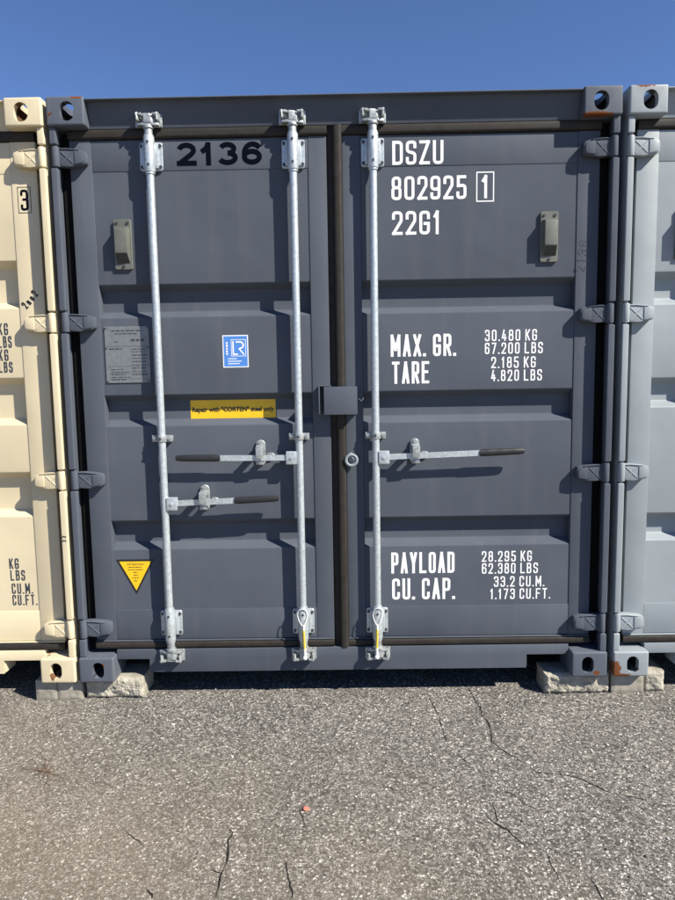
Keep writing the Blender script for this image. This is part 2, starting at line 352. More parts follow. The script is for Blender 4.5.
def stroke(bm, pts, w, closed, y, cap=0.0):
    """flat ribbon of width w along a 2D path; acute corners are butted, open ends get square caps"""
    q = [Vector(p) for p in pts]; pts = [p for i, p in enumerate(q) if i == 0 or (p - q[i - 1]).length > 1e-6]
    if closed and (pts[0] - pts[-1]).length < 1e-6: pts.pop()
    n = len(pts)
    if not closed:
        cuts = [i for i in range(1, n - 1) if (pts[i - 1] - pts[i]).angle(pts[i + 1] - pts[i]) < math.radians(72)]
        if cuts:
            idx = [0] + cuts + [n - 1]
            for k, (i, j) in enumerate(zip(idx, idx[1:])): stroke(bm, pts[i:j + 1], w, False, y - 0.00003 * k, max(cap, .35))
            return
        if cap and n > 1:
            pts[0] = pts[0] + (pts[0] - pts[1]).normalized() * w * cap; pts[-1] = pts[-1] + (pts[-1] - pts[-2]).normalized() * w * cap
    L = []; Rr = []
    for i, p in enumerate(pts):
        a = pts[i - 1] if (closed or i > 0) else None; b = pts[(i + 1) % n] if (closed or i < n - 1) else None
        d1 = (p - a).normalized() if a is not None else None; d2 = (b - p).normalized() if b is not None else None
        if d1 is None: d1 = d2
        if d2 is None: d2 = d1
        n1 = Vector((-d1.y, d1.x)); n2 = Vector((-d2.y, d2.x)); m = n1 + n2
        m = n1 if m.length < 1e-5 else m.normalized()
        k = min(1 / max(m.dot(n1), 0.3), 2.2) * w / 2
        L.append(bm.verts.new((p.x + m.x * k, y, p.y + m.y * k))); Rr.append(bm.verts.new((p.x - m.x * k, y, p.y - m.y * k)))
    for i in range(n if closed else n - 1):
        j = (i + 1) % n
        bm.faces.new((L[i], L[j], Rr[j], Rr[i]))
def arc(cx, cy, rx, ry, a0, a1, n=14):
    return [(cx + rx * math.cos(math.radians(a0 + (a1 - a0) * i / n)), cy + ry * math.sin(math.radians(a0 + (a1 - a0) * i / n))) for i in range(n + 1)]
GL['b2'] = [(arc(.5, .72, .48, .28, 168, -22) + [(.80, .48), (.12, .06)], 0), ([(0, 0), (1, 0)], 0)]
GL['b1'] = [([(.62, 0), (.62, 1)], 0), ([(.10, .70), (.36, .80), (.56, .98)], 0)]
GL['b3'] = [(arc(.46, .76, .44, .24, 160, -88), 0), (arc(.46, .265, .52, .265, 88, -162), 0)]
GL['b6'] = [(arc(.5, .30, .5, .30, 0, 342, 22), 1), (arc(.56, .52, .55, .48, 34, 182, 12) + [(.02, .30)], 0)]
def glyph_text(bm, text, x0, x1, z0, z1, y, w=None, wr=0.46, gap=0.13, sp=0.30, tf=None, rr=0.42, style=''):
    """condensed stencil-style capitals filling the box x0..x1, z0..z1 on the plane y"""
    H = z1 - z0; w = w or H * 0.128
    nat = 0; items = []
    for ch in text:
        if ch == ' ': nat += sp; continue
        cw = 0.10 if ch == '.' else (wr * 1.22 if ch == 'M' else wr * (0.7 if ch == '1' else 1))
        items.append((ch, nat, cw)); nat += cw + gap
    nat -= gap; s = (x1 - x0) / nat; q = 0
    for ch, ox, cw in items:
        gx0 = x0 + ox * s + w / 2; gw = cw * s - w; gz0 = z0 + w / 2; gh = H - w
        if ch == '.':
            cx = x0 + (ox + cw / 2) * s
            stroke(bm, [Vector((cx - w * .55, gz0)), Vector((cx + w * .55, gz0))], w * 1.1, False, y); continue
        for pts, cl in GL[style + ch]:
            pp = [(gx0 + p[0] * gw, gz0 + p[1] * gh) + tuple(p[2:]) for p in pts]
            pp = roundpath(pp, min(gw * rr, H * 0.27), bool(cl))
            if tf: pp = [tf(p) for p in pp]
            q += 1
            stroke(bm, pp, w, bool(cl), y - 0.00012 * (q % 5), 0.0 if style and len(pts) > 6 else 0.5)
def lettering(parent, text, x0, x1, z0, z1, y, mat, label=None, **kw):
    bm = bmesh.new(); glyph_text(bm, text, x0, x1, z0, z1, y, **kw)
    o = link('lettering', to_mesh(bm, 'lettering', 0), parent, mat)
    if label: o['label'] = label
    return o
def font_text(parent, body, x0, x1, z0, z1, y, mat, bold=0.0, label=None):
    cu = bpy.data.curves.new('t', 'FONT'); cu.body = body; cu.size = 1; cu.offset = bold; cu.resolution_u = 4
    ob = bpy.data.objects.new('t', cu); COL.objects.link(ob)
    dg = bpy.context.evaluated_depsgraph_get(); dg.update()
    me = bpy.data.meshes.new_from_object(ob.evaluated_get(dg)); bpy.data.objects.remove(ob)
    xs = [v.co.x for v in me.vertices]; ys = [v.co.y for v in me.vertices]
    ax, bx, ay, by = min(xs), max(xs), min(ys), max(ys)
    for v in me.vertices:
        v.co = Vector((x0 + (v.co.x - ax) / (bx - ax) * (x1 - x0), y, z0 + (v.co.y - ay) / (by - ay) * (z1 - z0)))
    me.name = 'lettering'
    me.materials.clear()
    o = link('lettering', me, parent, mat)
    if label: o['label'] = label
    return o
def sheet(bm, x0, x1, z0, z1, y, mi=0):
    f = bm.faces.new([bm.verts.new(p) for p in ((x0, y, z0), (x1, y, z0), (x1, y, z1), (x0, y, z1))]); f.material_index = mi

# ------------------------------------------------------------------ shared hardware meshes (x to the side, y into the door, z up)
W2, HT, LEN = 1.219, 2.591, 6.058
D = 0.065                 # front of the door frames behind the corner casting faces
RD = 0.046                # depth of the door corrugations
ROD_Y, ROD_R = 0.031, 0.0165

def stadium(cx, cy, w, h, n=8):
    pts = []
    if h >= w: r = w / 2; a, b = (cx, cy + h / 2 - r), (cx, cy - h / 2 + r); s = 0
    else: r = h / 2; a, b = (cx - w / 2 + r, cy), (cx + w / 2 - r, cy); s = math.pi / 2
    for i in range(n + 1): t = s + math.pi * i / n; pts.append((a[0] + r * math.cos(t), a[1] + r * math.sin(t)))
    for i in range(n + 1): t = s + math.pi + math.pi * i / n; pts.append((b[0] + r * math.cos(t), b[1] + r * math.sin(t)))
    return pts
def casting_mesh(top):
    """left front casting, outer side at x=0, hollow with apertures in the front, the outer side and the top or bottom"""
    bm = bmesh.new(); box(bm, 0, 0.162, 0, 0.178, 0, 0.118, 0.009, 3)
    base = to_mesh(bm, 'corner_casting', 40)
    cut = bmesh.new(); box(cut, 0.03, 0.135, 0.03, 0.15, 0.026, 0.092, 0.006, 2, 1)
    fh = bmesh.new(); prism(fh, stadium(0.089, 0.058, 0.062 if top else 0.054, 0.080 if top else 0.078), 'y', -0.02, 0.06, 0, 2, 1)
    sh = bmesh.new(); prism(sh, stadium(0.096, 0.058, 0.079, 0.051), 'x', -0.02, 0.06, 0, 2, 1)
    th = bmesh.new(); prism(th, stadium(0.082, 0.092, 0.0635, 0.124), 'z', *((0.06, 0.14) if top else (-0.02, 0.06)), 0, 2, 1)
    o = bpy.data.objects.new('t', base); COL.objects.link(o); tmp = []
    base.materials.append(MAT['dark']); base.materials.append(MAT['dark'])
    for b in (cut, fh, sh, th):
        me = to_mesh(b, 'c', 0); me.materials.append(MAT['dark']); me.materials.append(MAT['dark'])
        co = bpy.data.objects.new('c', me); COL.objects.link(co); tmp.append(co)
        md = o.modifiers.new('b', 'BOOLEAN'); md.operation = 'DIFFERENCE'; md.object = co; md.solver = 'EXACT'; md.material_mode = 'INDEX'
    dg = bpy.context.evaluated_depsgraph_get(); dg.update()
    res = bpy.data.meshes.new_from_object(o.evaluated_get(dg))
    for q in tmp + [o]: bpy.data.objects.remove(q)
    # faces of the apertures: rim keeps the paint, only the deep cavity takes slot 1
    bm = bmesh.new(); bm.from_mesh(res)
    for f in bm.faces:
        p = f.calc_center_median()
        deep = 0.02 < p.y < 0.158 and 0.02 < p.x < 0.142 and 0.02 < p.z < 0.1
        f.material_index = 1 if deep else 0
    es = []
    bpy.data.meshes.remove(res)
    return to_mesh(bm, 'corner_casting', 40)
CAST_T, CAST_B = casting_mesh(True), casting_mesh(False)

def hinge_mesh(s):
    """s=-1 hinge on the left post (strap runs to +x); origin on the pin axis"""
    bm = bmesh.new(); k = -s
    cyl(bm, (0, 0, -0.0415), (0, 0, 0.0415), 0.0165, 18, bev=0.003)
    cyl(bm, (0, 0, -0.047), (0, 0, 0.047), 0.008, 12)
    out = [(0.002, -0.036), (0.002, 0.036), (0.045, 0.037), (0.105, 0.030), (0.124, 0.024), (0.128, 0.012), (0.128, -0.022), (0.122, -0.030), (0.060, -0.040)]
    prism(bm, [(k * x, z) for x, z in out], 'y', 0.000, 0.037, 0.004, 2)
    # forged relief: end pad, thin upper flange, low crossed ridges
    prism(bm, [(k * x, z) for x, z in ((.080, .026), (.106, .0225), (.119, .017), (.122, .008), (.122, -.018), (.116, -.025), (.080, -.031))], 'y', -0.0038, 0.002, 0.003, 2)
    prism(bm, [(k * x, z) for x, z in ((.014, .031), (.014, .0365), (.045, .0365), (.100, .0305), (.100, .0265), (.045, .0315))], 'y', -0.0045, 0.002, 0.0018, 1)
    for A, B in (((.020, .024), (.076, -.028)), ((.022, -.030), (.074, .022))):
        A, B = Vector(A), Vector(B); d = (B - A).normalized(); n = Vector((-d.y, d.x)) * .0035
        prism(bm, [(k * q.x, q.y) for q in (A - n, B - n, B + n, A + n)], 'y', -0.0018 - .0003 * (A.y > 0), 0.002, 0.0014, 1)
    return to_mesh(bm, 'hinge', 35)
HINGE = {-1: hinge_mesh(-1), 1: hinge_mesh(1)}

def bracket_mesh():
    """rod guide: backing plate with four bolts and a split sleeve round the rod; origin on the rod axis"""
    bm = bmesh.new(); yb = D - ROD_Y
    prism(bm, roundpath([(-.050, -.060), (.050, -.060), (.050, .060), (-.050, .060)], .012, True), 'y', yb - 0.007, yb, 0.0015, 1)
    for sx in (-1, 1):
        prism(bm, [(sx * .020, -.052), (sx * .034, -.052), (sx * .034, .052), (sx * .020, .052)], 'y', yb - 0.020, yb - 0.006, 0.003, 2)
        for sz in (-1, 1):
            cyl(bm, (sx * .040, yb - 0.004, sz * .044), (sx * .040, yb - 0.013, sz * .044), 0.0075, 6, mi=1)
            cyl(bm, (sx * .040, yb - 0.006, sz * .044), (sx * .040, yb - 0.0085, sz * .044), 0.0105, 14)
    cyl(bm, (0, 0, -.074), (0, 0, .074), 0.0235, 20, bev=0.003)
    cyl(bm, (0, 0, -.082), (0, 0, -.074), 0.0205, 18); cyl(bm, (0, 0, .074), (0, 0, .080), 0.0205, 18)
    for z in (-.047, .047): cyl(bm, (0, -.020, z), (0, -.0262, z), 0.0055, 8, mi=1)
    return to_mesh(bm, 'rod_bracket', 35)
BRACKET = bracket_mesh()
def cam_mesh():
    """forged cam head at the end of a rod (points up), origin on the rod axis at its end"""
    bm = bmesh.new()
    cyl(bm, (0, 0, -.050), (0, 0, .000), 0.0175, 18, bev=0.002)
    cyl(bm, (0, 0, .000), (0, 0, .012), 0.023, 18, bev=0.003)
    prism(bm, roundpath([(-.046, -.012), (-.020, -.017), (.022, -.015), (.050, -.006), (.046, .010), (.014, .012), (-.022, .014), (-.048, .004)], .006, True, 3), 'z', .012, .022, .003, 2)
    prism(bm, roundpath([(-.016, -.019), (.018, -.017), (.034, -.002), (.016, .013), (-.014, .013)], .005, True, 3), 'z', .022, .050, .003, 2)
    prism(bm, roundpath([(-.040, -.014), (-.012, -.018), (.010, -.014), (.028, .004), (-.020, .012)], .005, True, 3), 'z', .050, .060, .003, 2)
    return to_mesh(bm, 'cam', 35)
CAMM = cam_mesh()
def keeper_mesh():
    """cam keeper bolted to the header or sill: two jaws on a plate"""
    bm = bmesh.new()
    box(bm, -.058, .058, .022, .030, .006, .062, .002)
    for sx in (-1, 1):
        prism(bm, [(sx * .050, .028), (sx * .050, -.006), (sx * .043, -.016), (sx * .036, -.008), (sx * .036, .028)], 'z', .026, .058, .003, 2)
        box(bm, *sorted((sx * .022, sx * .050)), -.014, .004, .046, .056, .003)
        cyl(bm, (sx * .048, .024, .012), (sx * .048, .012, .012), .008, 6)
    return to_mesh(bm, 'cam_keeper', 35)
KEEP = keeper_mesh()
def clamp_mesh():
    bm = bmesh.new(); yb = D - ROD_Y
    cyl(bm, (0, 0, -.015), (0, 0, .015), .0215, 18, bev=.002)
    for sx in (-1, 1):
        box(bm, *sorted((sx * .015, sx * .046)), .004, .012, -.015, .015, .002)
        box(bm, *sorted((sx * .026, sx * .044)), .010, yb, -.012, .012, .002)
        cyl(bm, (sx * .033, .006, 0), (sx * .033, -.003, 0), .0075, 6, mi=0)
    cyl(bm, (-.003, -.018, 0), (-.003, -.0245, 0), .0055, 8, mi=1)
    return to_mesh(bm, 'rod_clamp', 35)
CLAMP = clamp_mesh()
def handle_mesh(L, rise):
    """L signed length from the hub; origin on the rod axis"""
    s = 1 if L > 0 else -1; L = abs(L); bm = bmesh.new()
    box(bm, *sorted((s * .012, s * .060)), -.020, .006, -.029, .029, .004)
    cyl(bm, (s * .036, -.018, 0), (s * .036, -.024, 0), .007, 8)
    path = [(.050, -.010), (.105, -.010), (.150, -.012), (.185, -.017), (L * .72, -.018)]
    h = .0125
    for (a, b) in zip(path, path[1:]):
        za, zb = rise * a[0] / L, rise * b[0] / L
        v = []
        bb = bmesh.new()
        for (x, y, z) in ((a[0], a[1], za), (b[0], b[1], zb)):
            v.append([bb.verts.new((s * x, y + dy, z + dz)) for dy, dz in ((-.004, -h), (.004, -h), (.004, h), (-.004, h))])
        for q in range(4): bb.faces.new((v[0][q], v[0][(q + 1) % 4], v[1][(q + 1) % 4], v[1][q]))
        bb.faces.new(v[0]); bb.faces.new(v[1]); bmesh.ops.recalc_face_normals(bb, faces=bb.faces); merge(bm, bb)
    return to_mesh(bm, 'handle', 30)
def grip_mesh(L, rise, hang):
    s = 1 if L > 0 else -1; L = abs(L); bm = bmesh.new(); x0, n = L - hang, 9
    rings = []
    for i in range(n + 1):
        t = i / n; x = x0 + hang * t; k = 1 if 0 < i < n else 0.8
        k *= 1 - 0.12 * t
        rings.append([bm.verts.new((s * x, -.018 + .0105 * k * math.cos(a), rise * x / L + .0165 * k * math.sin(a))) for a in [2 * math.pi * q / 12 for q in range(12)]])
    for A, B in zip(rings, rings[1:]):
        for q in range(12): bm.faces.new((A[q], A[(q + 1) % 12], B[(q + 1) % 12], B[q]))
    bm.faces.new(rings[0]); bm.faces.new(rings[-1])
    return to_mesh(bm, 'grip', 40)
def hkeeper_mesh():
    """handle keeper and catch bolted on the door; origin on the door face"""
    bm = bmesh.new()
    prism(bm, stadium(0, 0, .042, .118), 'y', -.010, 0, .002, 1)
    box(bm, -.018, .018, -.034, -.008, .012, .036, .004); box(bm, -.015, .017, -.066, -.008, .017, .032, .004); box(bm, -.016, .018, -.070, -.063, -.022, .033, .003)
    box(bm, -.015, .017, -.046, -.008, -.046, -.036, .004); box(bm, -.018, .018, -.052, -.044, -.050, -.030, .003)
    cyl(bm, (0, -.010, .047), (0, -.018, .047), .010, 12, bev=.002); cyl(bm, (0, -.010, -.047), (0, -.018, -.047), .010, 12, bev=.002)
    cyl(bm, (0, -.050, -.040), (0, -.055, -.040), .006, 8)
    prism(bm, stadium(.044, -.016, .040, .030), 'y', -.012, 0, .002, 1)
    return to_mesh(bm, 'handle_keeper', 35)
HKEEP = hkeeper_mesh()
def vent_mesh():
    bm = bmesh.new()
    prism(bm, roundpath([(-.039, -.108), (.039, -.108), (.039, .108), (-.039, .108)], .010, True), 'y', -.012, 0, .002, 1)
    v = [(-.031, -.078), (.031, -.078), (.031, .072), (-.031, .072)]
    b = bmesh.new()
    A = [b.verts.new(p) for p in ((-.031, -.010, -.084), (.031, -.010, -.084), (.031, -.010, .074), (-.031, -.010, .074))]
    B = [b.verts.new(p) for p in ((-.027, -.042, -.040), (.027, -.042, -.040), (.027, -.042, .066), (-.027, -.042, .066))]
    b.faces.new(B)
    for i in range(4):
        f = b.faces.new((A[i], A[(i + 1) % 4], B[(i + 1) % 4], B[i]))
        if i == 0: f.material_index = 1
    bmesh.ops.recalc_face_normals(b, faces=b.faces); bevel(b, .003, 2); merge(bm, b)
    for x, z in ((-.024, .092), (.024, .092), (.0, -.095)): cyl(bm, (x, -.011, z), (x, -.0155, z), .0065, 8, mi=2)
    return to_mesh(bm, 'vent_cover', 35)
VENT = vent_mesh()
_inst = {}
def part(name, src, parent, mats, loc):
    """a copy of shared hardware, one mesh datablock per material set"""
    key = (src.name, tuple(mats))
    if key not in _inst:
        me = src.copy()
        for q in mats: me.materials.append(MAT[q])
        _inst[key] = me
    o = bpy.data.objects.new(name, _inst[key]); COL.objects.link(o); o.parent = parent; o.location = loc
    return o

# ------------------------------------------------------------------ the ground
bm = bmesh.new()
sheet_pts = [(-300, -300, 0), (300, -300, 0), (300, 300, 0), (-300, 300, 0)]
bm.faces.new([bm.verts.new(p) for p in sheet_pts])
ground = link('asphalt_ground', to_mesh(bm, 'asphalt_ground', 0), None, 'asphalt'); ground['kind'] = 'structure'
def crack(px, w):
    P = [ground_px(*p) for p in px]; pts = []
    for a, b in zip(P, P[1:]):
        n = max(2, int((b - a).length / 0.012))
        for i in range(n):
            q = a.lerp(b, i / n); k = noise.noise_vector(q * 14) * 0.010 + noise.noise_vector(q * 60) * 0.004
            pts.append(Vector((q.x + k.x, q.y + k.y)))
    pts.append(Vector(P[-1][:2])); bm = bmesh.new(); n = len(pts); A = []; B = []
    for i, p in enumerate(pts):
        d = (pts[min(i + 1, n - 1)] - pts[max(i - 1, 0)]).normalized(); t = i / (n - 1)
        ww = w * (0.25 + 0.75 * math.sin(math.pi * min(1, max(0, 0.08 + 0.86 * t)))) * max(0.35, 0.95 + 1.3 * noise.noise(Vector((p.x * 16, p.y * 16, 3))))
        A.append(bm.verts.new((p.x - d.y * ww, p.y + d.x * ww, .0012))); B.append(bm.verts.new((p.x + d.y * ww, p.y - d.x * ww, .0012)))
    for i in range(n - 1): bm.faces.new((A[i], A[i + 1], B[i + 1], B[i]))
    o = link('crack', to_mesh(bm, 'crack', 0), ground, 'crack'); return o
CR = [([(468, 688), (477, 704), (489, 725), (492, 742), (505, 752), (522, 762)], .0026), ([(536, 772), (560, 775), (583, 779), (592, 784), (605, 790), (647, 801)], .0026),
      ([(430, 698), (440, 720), (446, 742)], .0018), ([(458, 754), (468, 764)], .0018), ([(493, 802), (498, 820), (496, 822)], .0018), ([(488, 818), (505, 829), (528, 847)], .0030),
      ([(228, 830), (232, 832), (224, 868), (215, 899)], .0030), ([(209, 868), (222, 874)], .002), ([(286, 862), (291, 890), (292, 899)], .0022), ([(146, 890), (152, 899)], .003),
      ([(301, 807), (304, 822), (303, 830)], .0014), ([(592, 880), (603, 899)], .0018), ([(500, 788), (540, 812)], .0011), ([(120, 826), (150, 850)], .0011), ([(545, 850), (560, 885)], .0010), ([(380, 784), (400, 792)], .0012)]
for q in CR: crack(*q)

# ------------------------------------------------------------------ containers
def corrugation_profile(levels, ztop, zbot):
    """(y, z) outline of the door sheet: proud flats between the levels (upper, lower edge), recesses between them"""
    pts = [(D + .004, ztop)]; sl = 0.026
    for i, (a, b) in enumerate(levels[:-1]):
        nxt = levels[i + 1][0]
        pts += [(D + .004, b), (D + .004 + RD, b - sl), (D + .004 + RD, nxt + sl), (D + .004, nxt)]
    pts.append((D + .004, zbot)); return pts

def container(cx, label, key, levels, inner=0.114, outer=1.058):
    root = empty('shipping_container', (cx, 0, GZ), label, 'container', 'shipping containers parked side by side')
    C, CC, CH = key, key + '_c', key + '_h'
    # corner castings
    for sx in (-1, 1):
        for back in (0, 1):
            for top in (0, 1):
                o = part('corner_casting', CAST_T if top else CAST_B, root, [CC, CH], (sx * -W2 * -1, 0, 0))
                o.location = (sx * W2, LEN if back else 0, HT - .118 if top else 0)
                o.scale = (-sx, -1 if back else 1, 1)
    # corner posts: hinge bar in front in pieces between the hinge knuckles, hollow post behind
    HZ = (2.353, 1.651, 0.947, 0.249)
    for sx in (-1, 1):
        bm = bmesh.new(); e = .049
        segs = [(HT - .118, HZ[0] + e), (HZ[0] - e, HZ[1] + e), (HZ[1] - e, HZ[2] + e), (HZ[2] - e, HZ[3] + e), (HZ[3] - e, .118)]
        for a, b in segs:
            box(bm, *sorted((sx * 1.187, sx * 1.217)), .012, .040, b, a, .007, 3)
        box(bm, *sorted((sx * 1.203, sx * 1.2165)), .0405, .150, .118, HT - .118, .003)
        box(bm, *sorted((sx * 1.085, sx * 1.1945)), .122, .150, .1185, HT - .1185, .003)
        link('corner_post', to_mesh(bm, 'corner_post'), root, C)
        bm = bmesh.new(); box(bm, *sorted((sx * 1.06, sx * 1.218)), LEN - .15, LEN - .005, .118, HT - .118, .004)
        link('corner_post', to_mesh(bm, 'corner_post'), root, C)
    # header with rain lip and inward leaning face, sill with raised ends
    xi = W2 - .1625
    bm = bmesh.new(); prism(bm, [(.006, 2.5825), (.006, 2.5770), (.034, 2.5755), (.062, 2.4765), (.118, 2.4765), (.118, 2.5825)], 'x', -xi, xi, .0015, 1)
    link('door_header', to_mesh(bm, 'door_header'), root, C)
    bm = bmesh.new()
    prism(bm, [(-xi, .090), (-.905, .090), (-.905, .026), (.862, .026), (.862, .090), (xi, .090), (xi, .1365), (-xi, .1365)], 'y', .050, .060, .002, 2)
    box(bm, -xi, xi, .0605, .118, .0955, .136, .002)
    for x in (-.905, .862): box(bm, x - .004, x + .004, .0605, .15, .030, .095, .001)
    link('door_sill', to_mesh(bm, 'door_sill'), root, C)
    # roof, side walls, end wall, underframe
    def corr(name, n, f):
        bm = bmesh.new(); prof = []
        y = .18; st = (LEN - .36) / n
        for i in range(n): prof += [(y, 0), (y + st * .26, 0), (y + st * .5, 1), (y + st * .76, 1)]; y += st
        prof.append((y, 0)); A = [bm.verts.new(f(p, 0)) for p in prof]; B = [bm.verts.new(f(p, 1)) for p in prof]
        for i in range(len(prof) - 1): bm.faces.new((A[i], A[i + 1], B[i + 1], B[i]))
        link(name, to_mesh(bm, name, 20), root, C)
    for sx in (-1, 1): corr('side_wall', 21, lambda p, t, sx=sx: (sx * (1.212 - .036 * p[1]), p[0], .16 + t * 2.36))
    corr('roof', 24, lambda p, t: (-1.15 + 2.30 * t, p[0], 2.575 - .02 * p[1]))
    for sx in (-1, 1):
        bm = bmesh.new(); box(bm, *sorted((sx * 1.149, sx * 1.2185)), .1785, LEN - .1785, 2.52, 2.583, .004); link('top_side_rail', to_mesh(bm, 'top_side_rail'), root, C)
        bm = bmesh.new(); box(bm, *sorted((sx * 1.165, sx * 1.2185)), .1785, LEN - .1785, .030, .165, .004); link('bottom_side_rail', to_mesh(bm, 'bottom_side_rail'), root, C)
    bm = bmesh.new(); box(bm, -1.06, 1.06, LEN - .06, LEN - .02, .03, 2.58, .004); link('end_wall', to_mesh(bm, 'end_wall'), root, C)
    bm = bmesh.new(); box(bm, -1.164, 1.164, .16, LEN - .07, .142, .165, .002)
    link('floor', to_mesh(bm, 'floor'), root, 'bitumen')
    bm = bmesh.new(); box(bm, -1.164, 1.164, -.02, .02, .035, .1415, .002); cm = to_mesh(bm, 'cross_member'); cm.materials.append(MAT['bitumen'])
    for i in range(17): link('cross_member', cm, root, None, (0, .30 + i * .335, 0))
    # doors
    doors = {}
    for sx in (-1, 1):
        bm = bmesh.new(); xo, xa, xb, xc = 1.154, outer, inner, .034
        box(bm, *sorted((sx * xo, sx * xa)), D, D + .055, .178, 2.4325, .004, 2)
        box(bm, *sorted((sx * xb, sx * xc)), D, D + .055, .178, 2.4325, .004, 2)
        box(bm, *sorted((sx * xa, sx * xb)), D + .0014, D + .054, 2.300, 2.4310, .004, 2)
        box(bm, *sorted((sx * xa, sx * xb)), D + .0014, D + .054, .180, .325, .004, 2)
        box(bm, *sorted((sx * xo, sx * xc)), D - .008, D + .03, .1735, .1778, .001, 1)
        d = link('door', to_mesh(bm, 'door'), root, C); doors[sx] = d
        prof = roundpath(corrugation_profile(levels, 2.302, .323), .009, False, 3)
        prof = [(p.x, p.y) for p in prof]
        bm = bmesh.new(); prism(bm, prof + [(D + .0535, .323), (D + .0535, 2.302)], 'x', *sorted((sx * (xa - .0005), sx * (xb + .0005))))
        link('door_panel', to_mesh(bm, 'door_panel', 30), d, C)
        # rubber gaskets: top, centre, bottom; hinge side coloured black for the gap's shadow
        def gprof(a, b, f, back): return [(v.x, v.y) for v in roundpath([(back, a), (f, a), (f, b), (back, b)], .014, False, 5)]
        bm = bmesh.new()
        prism(bm, gprof(2.4335, 2.4755, .054, .11), 'x', *sorted((sx * 1.154, sx * .0305)))
        if sx < 0: prism(bm, [(-.0335, .112), (-.0335, .076), (-.0065, .070), (-.0065, .112)], 'z', .137, 2.4745, .002, 2)
        else: prism(bm, [(p.x, p.y) for p in roundpath([(-.006, .112, 0), (-.006, .046), (.0335, .044), (.0335, .112, 0)], .016, True, 5)], 'z', .1374, 2.4742, 0)
        prism(bm, gprof(.1372, .1725, .0535, .11), 'x', *sorted((sx * 1.154, sx * .034)))
        link('gasket', to_mesh(bm, 'gasket', 40), d, 'rubber')
        bm = bmesh.new(); box(bm, *sorted((sx * 1.1545, sx * 1.1945)), .084, .120, .14, 2.45, .003)
        link('gasket', to_mesh(bm, 'gasket', 40), d, 'rubber_shade')
        for z in HZ: part('hinge', HINGE[sx], d, [C], (sx * 1.1985, .0285, z))
        o = part('vent_cover', VENT, d, ['vent', 'vent_dark', 'bolt'], (sx * (.937 if key != 'cream' else .70), D + .004, 1.988 if key != 'cream' else 2.09))
    # locking rods with guides, cams, keepers, clamps, handles
    rods = [(-.795, -1, 1, .52, .020, .833), (-.177, -1, -1, .555, .007, 1.035), (.167, 1, 1, .66, .020, 1.031)]
    for x, ds, dr, L, rise, hz in rods:
        d = doors[ds]
        bm = bmesh.new(); cyl(bm, (0, 0, .150), (0, 0, 2.462), ROD_R, 20)
        link('locking_rod', to_mesh(bm, 'locking_rod', 40), d, 'galv', (x, ROD_Y, 0))
        for z in (2.357, .262): part('rod_bracket', BRACKET, d, ['galv', 'bolt'], (x, ROD_Y, z))
        part('rod_clamp', CLAMP, d, ['galv_dull', 'bolt'], (x, ROD_Y, 1.130))
        o = part('cam', CAMM, d, ['galv_dull'], (x, ROD_Y, 2.462)); o.rotation_euler.z = random.uniform(-.2, .2)
        o = part('cam', CAMM, d, ['galv_dull'], (x, ROD_Y, .150)); o.scale = (1, 1, -1); o.rotation_euler.z = random.uniform(-.2, .2)
        part('cam_keeper', KEEP, root, ['galv_dull'], (x, .022, 2.467))
        o = part('cam_keeper', KEEP, root, ['galv_dull'], (x, .022, .145)); o.scale = (1, 1, -1)
        h = link('handle', handle_mesh(dr * L, rise), d, 'galv', (x, ROD_Y, hz))
        link('grip', grip_mesh(dr * L, rise, .20), d, 'grip', (x, ROD_Y, hz))
        part('handle_keeper', HKEEP, d, ['galv_dull'], (x + dr * .178, D + .004, hz + .021))
    # shrouded padlock box across the door gap, with its slotted counterpart on the left door
    bm = bmesh.new()
    x0, x1, z0, z1, t = -.062, .086, 1.226, 1.350, .005
    box(bm, x0, x1, .004, .009, z0, z1, .003, 2); box(bm, x0, x1, .0092, D, z1 - t, z1 - .0005, .001, 1)
    box(bm, x0 + .0005, x0 + t, .0092, D, z0 + .001, z1 - t - .0005, .001, 1); box(bm, x1 - t, x1 - .0005, .0092, D, z0 + .001, z1 - t - .0005, .001, 1)
    link('lock_box', to_mesh(bm, 'lock_box'), doors[1], C)
    bm = bmesh.new()
    box(bm, -.086, -.080, .008, D, 1.228, 1.356, .002); box(bm, -.0795, -.028, .012, D, 1.3515, 1.356, .001, 1); box(bm, -.079, -.066, D - .02, D, 1.232, 1.348, .001, 1)
    link('lock_bracket', to_mesh(bm, 'lock_bracket'), doors[-1], C)
    bm = bmesh.new(); tube(bm, [(.088, D - .002, 1.290), (.094, D - .020, 1.292), (.104, D - .028, 1.284), (.112, D - .024, 1.292), (.114, D - .016, 1.300)], .003, 8)
    link('hook', to_mesh(bm, 'hook'), doors[1], C)
    bm = bmesh.new(); cyl(bm, (.055, D, 1.040), (.053, D - .022, 1.038), .011, 14, bev=.002); torus(bm, (.057, D - .024, 1.018), .0245, .0068, 'y', 26, 9)
    cyl(bm, (.056, D, 1.018), (.056, D - .010, 1.018), .013, 16, bev=.002)
    link('tie_ring', to_mesh(bm, 'tie_ring'), doors[1], 'galv_dull' if key != 'dark' else 'grey')
    return root, doors

LV = [(2.302, 1.815), (1.672, 1.325), (1.185, .747), (.612, .323)]
LVG = [(2.285, 1.830), (1.692, 1.365), (1.236, .749), (.623, .323)]
LVC = [(2.285, 1.928), (1.722, 1.411), (1.200, .980), (.776, .323)]
dark, dd = container(0.0, 'dark grey steel shipping container between the cream and light grey ones', 'dark', LV)
cream, dc = container(-2.456, 'cream steel shipping container at the left edge', 'cream', LVC, outer=1.040)
grey, dg_ = container(2.466, 'light grey steel shipping container at the right edge', 'grey', LVG)

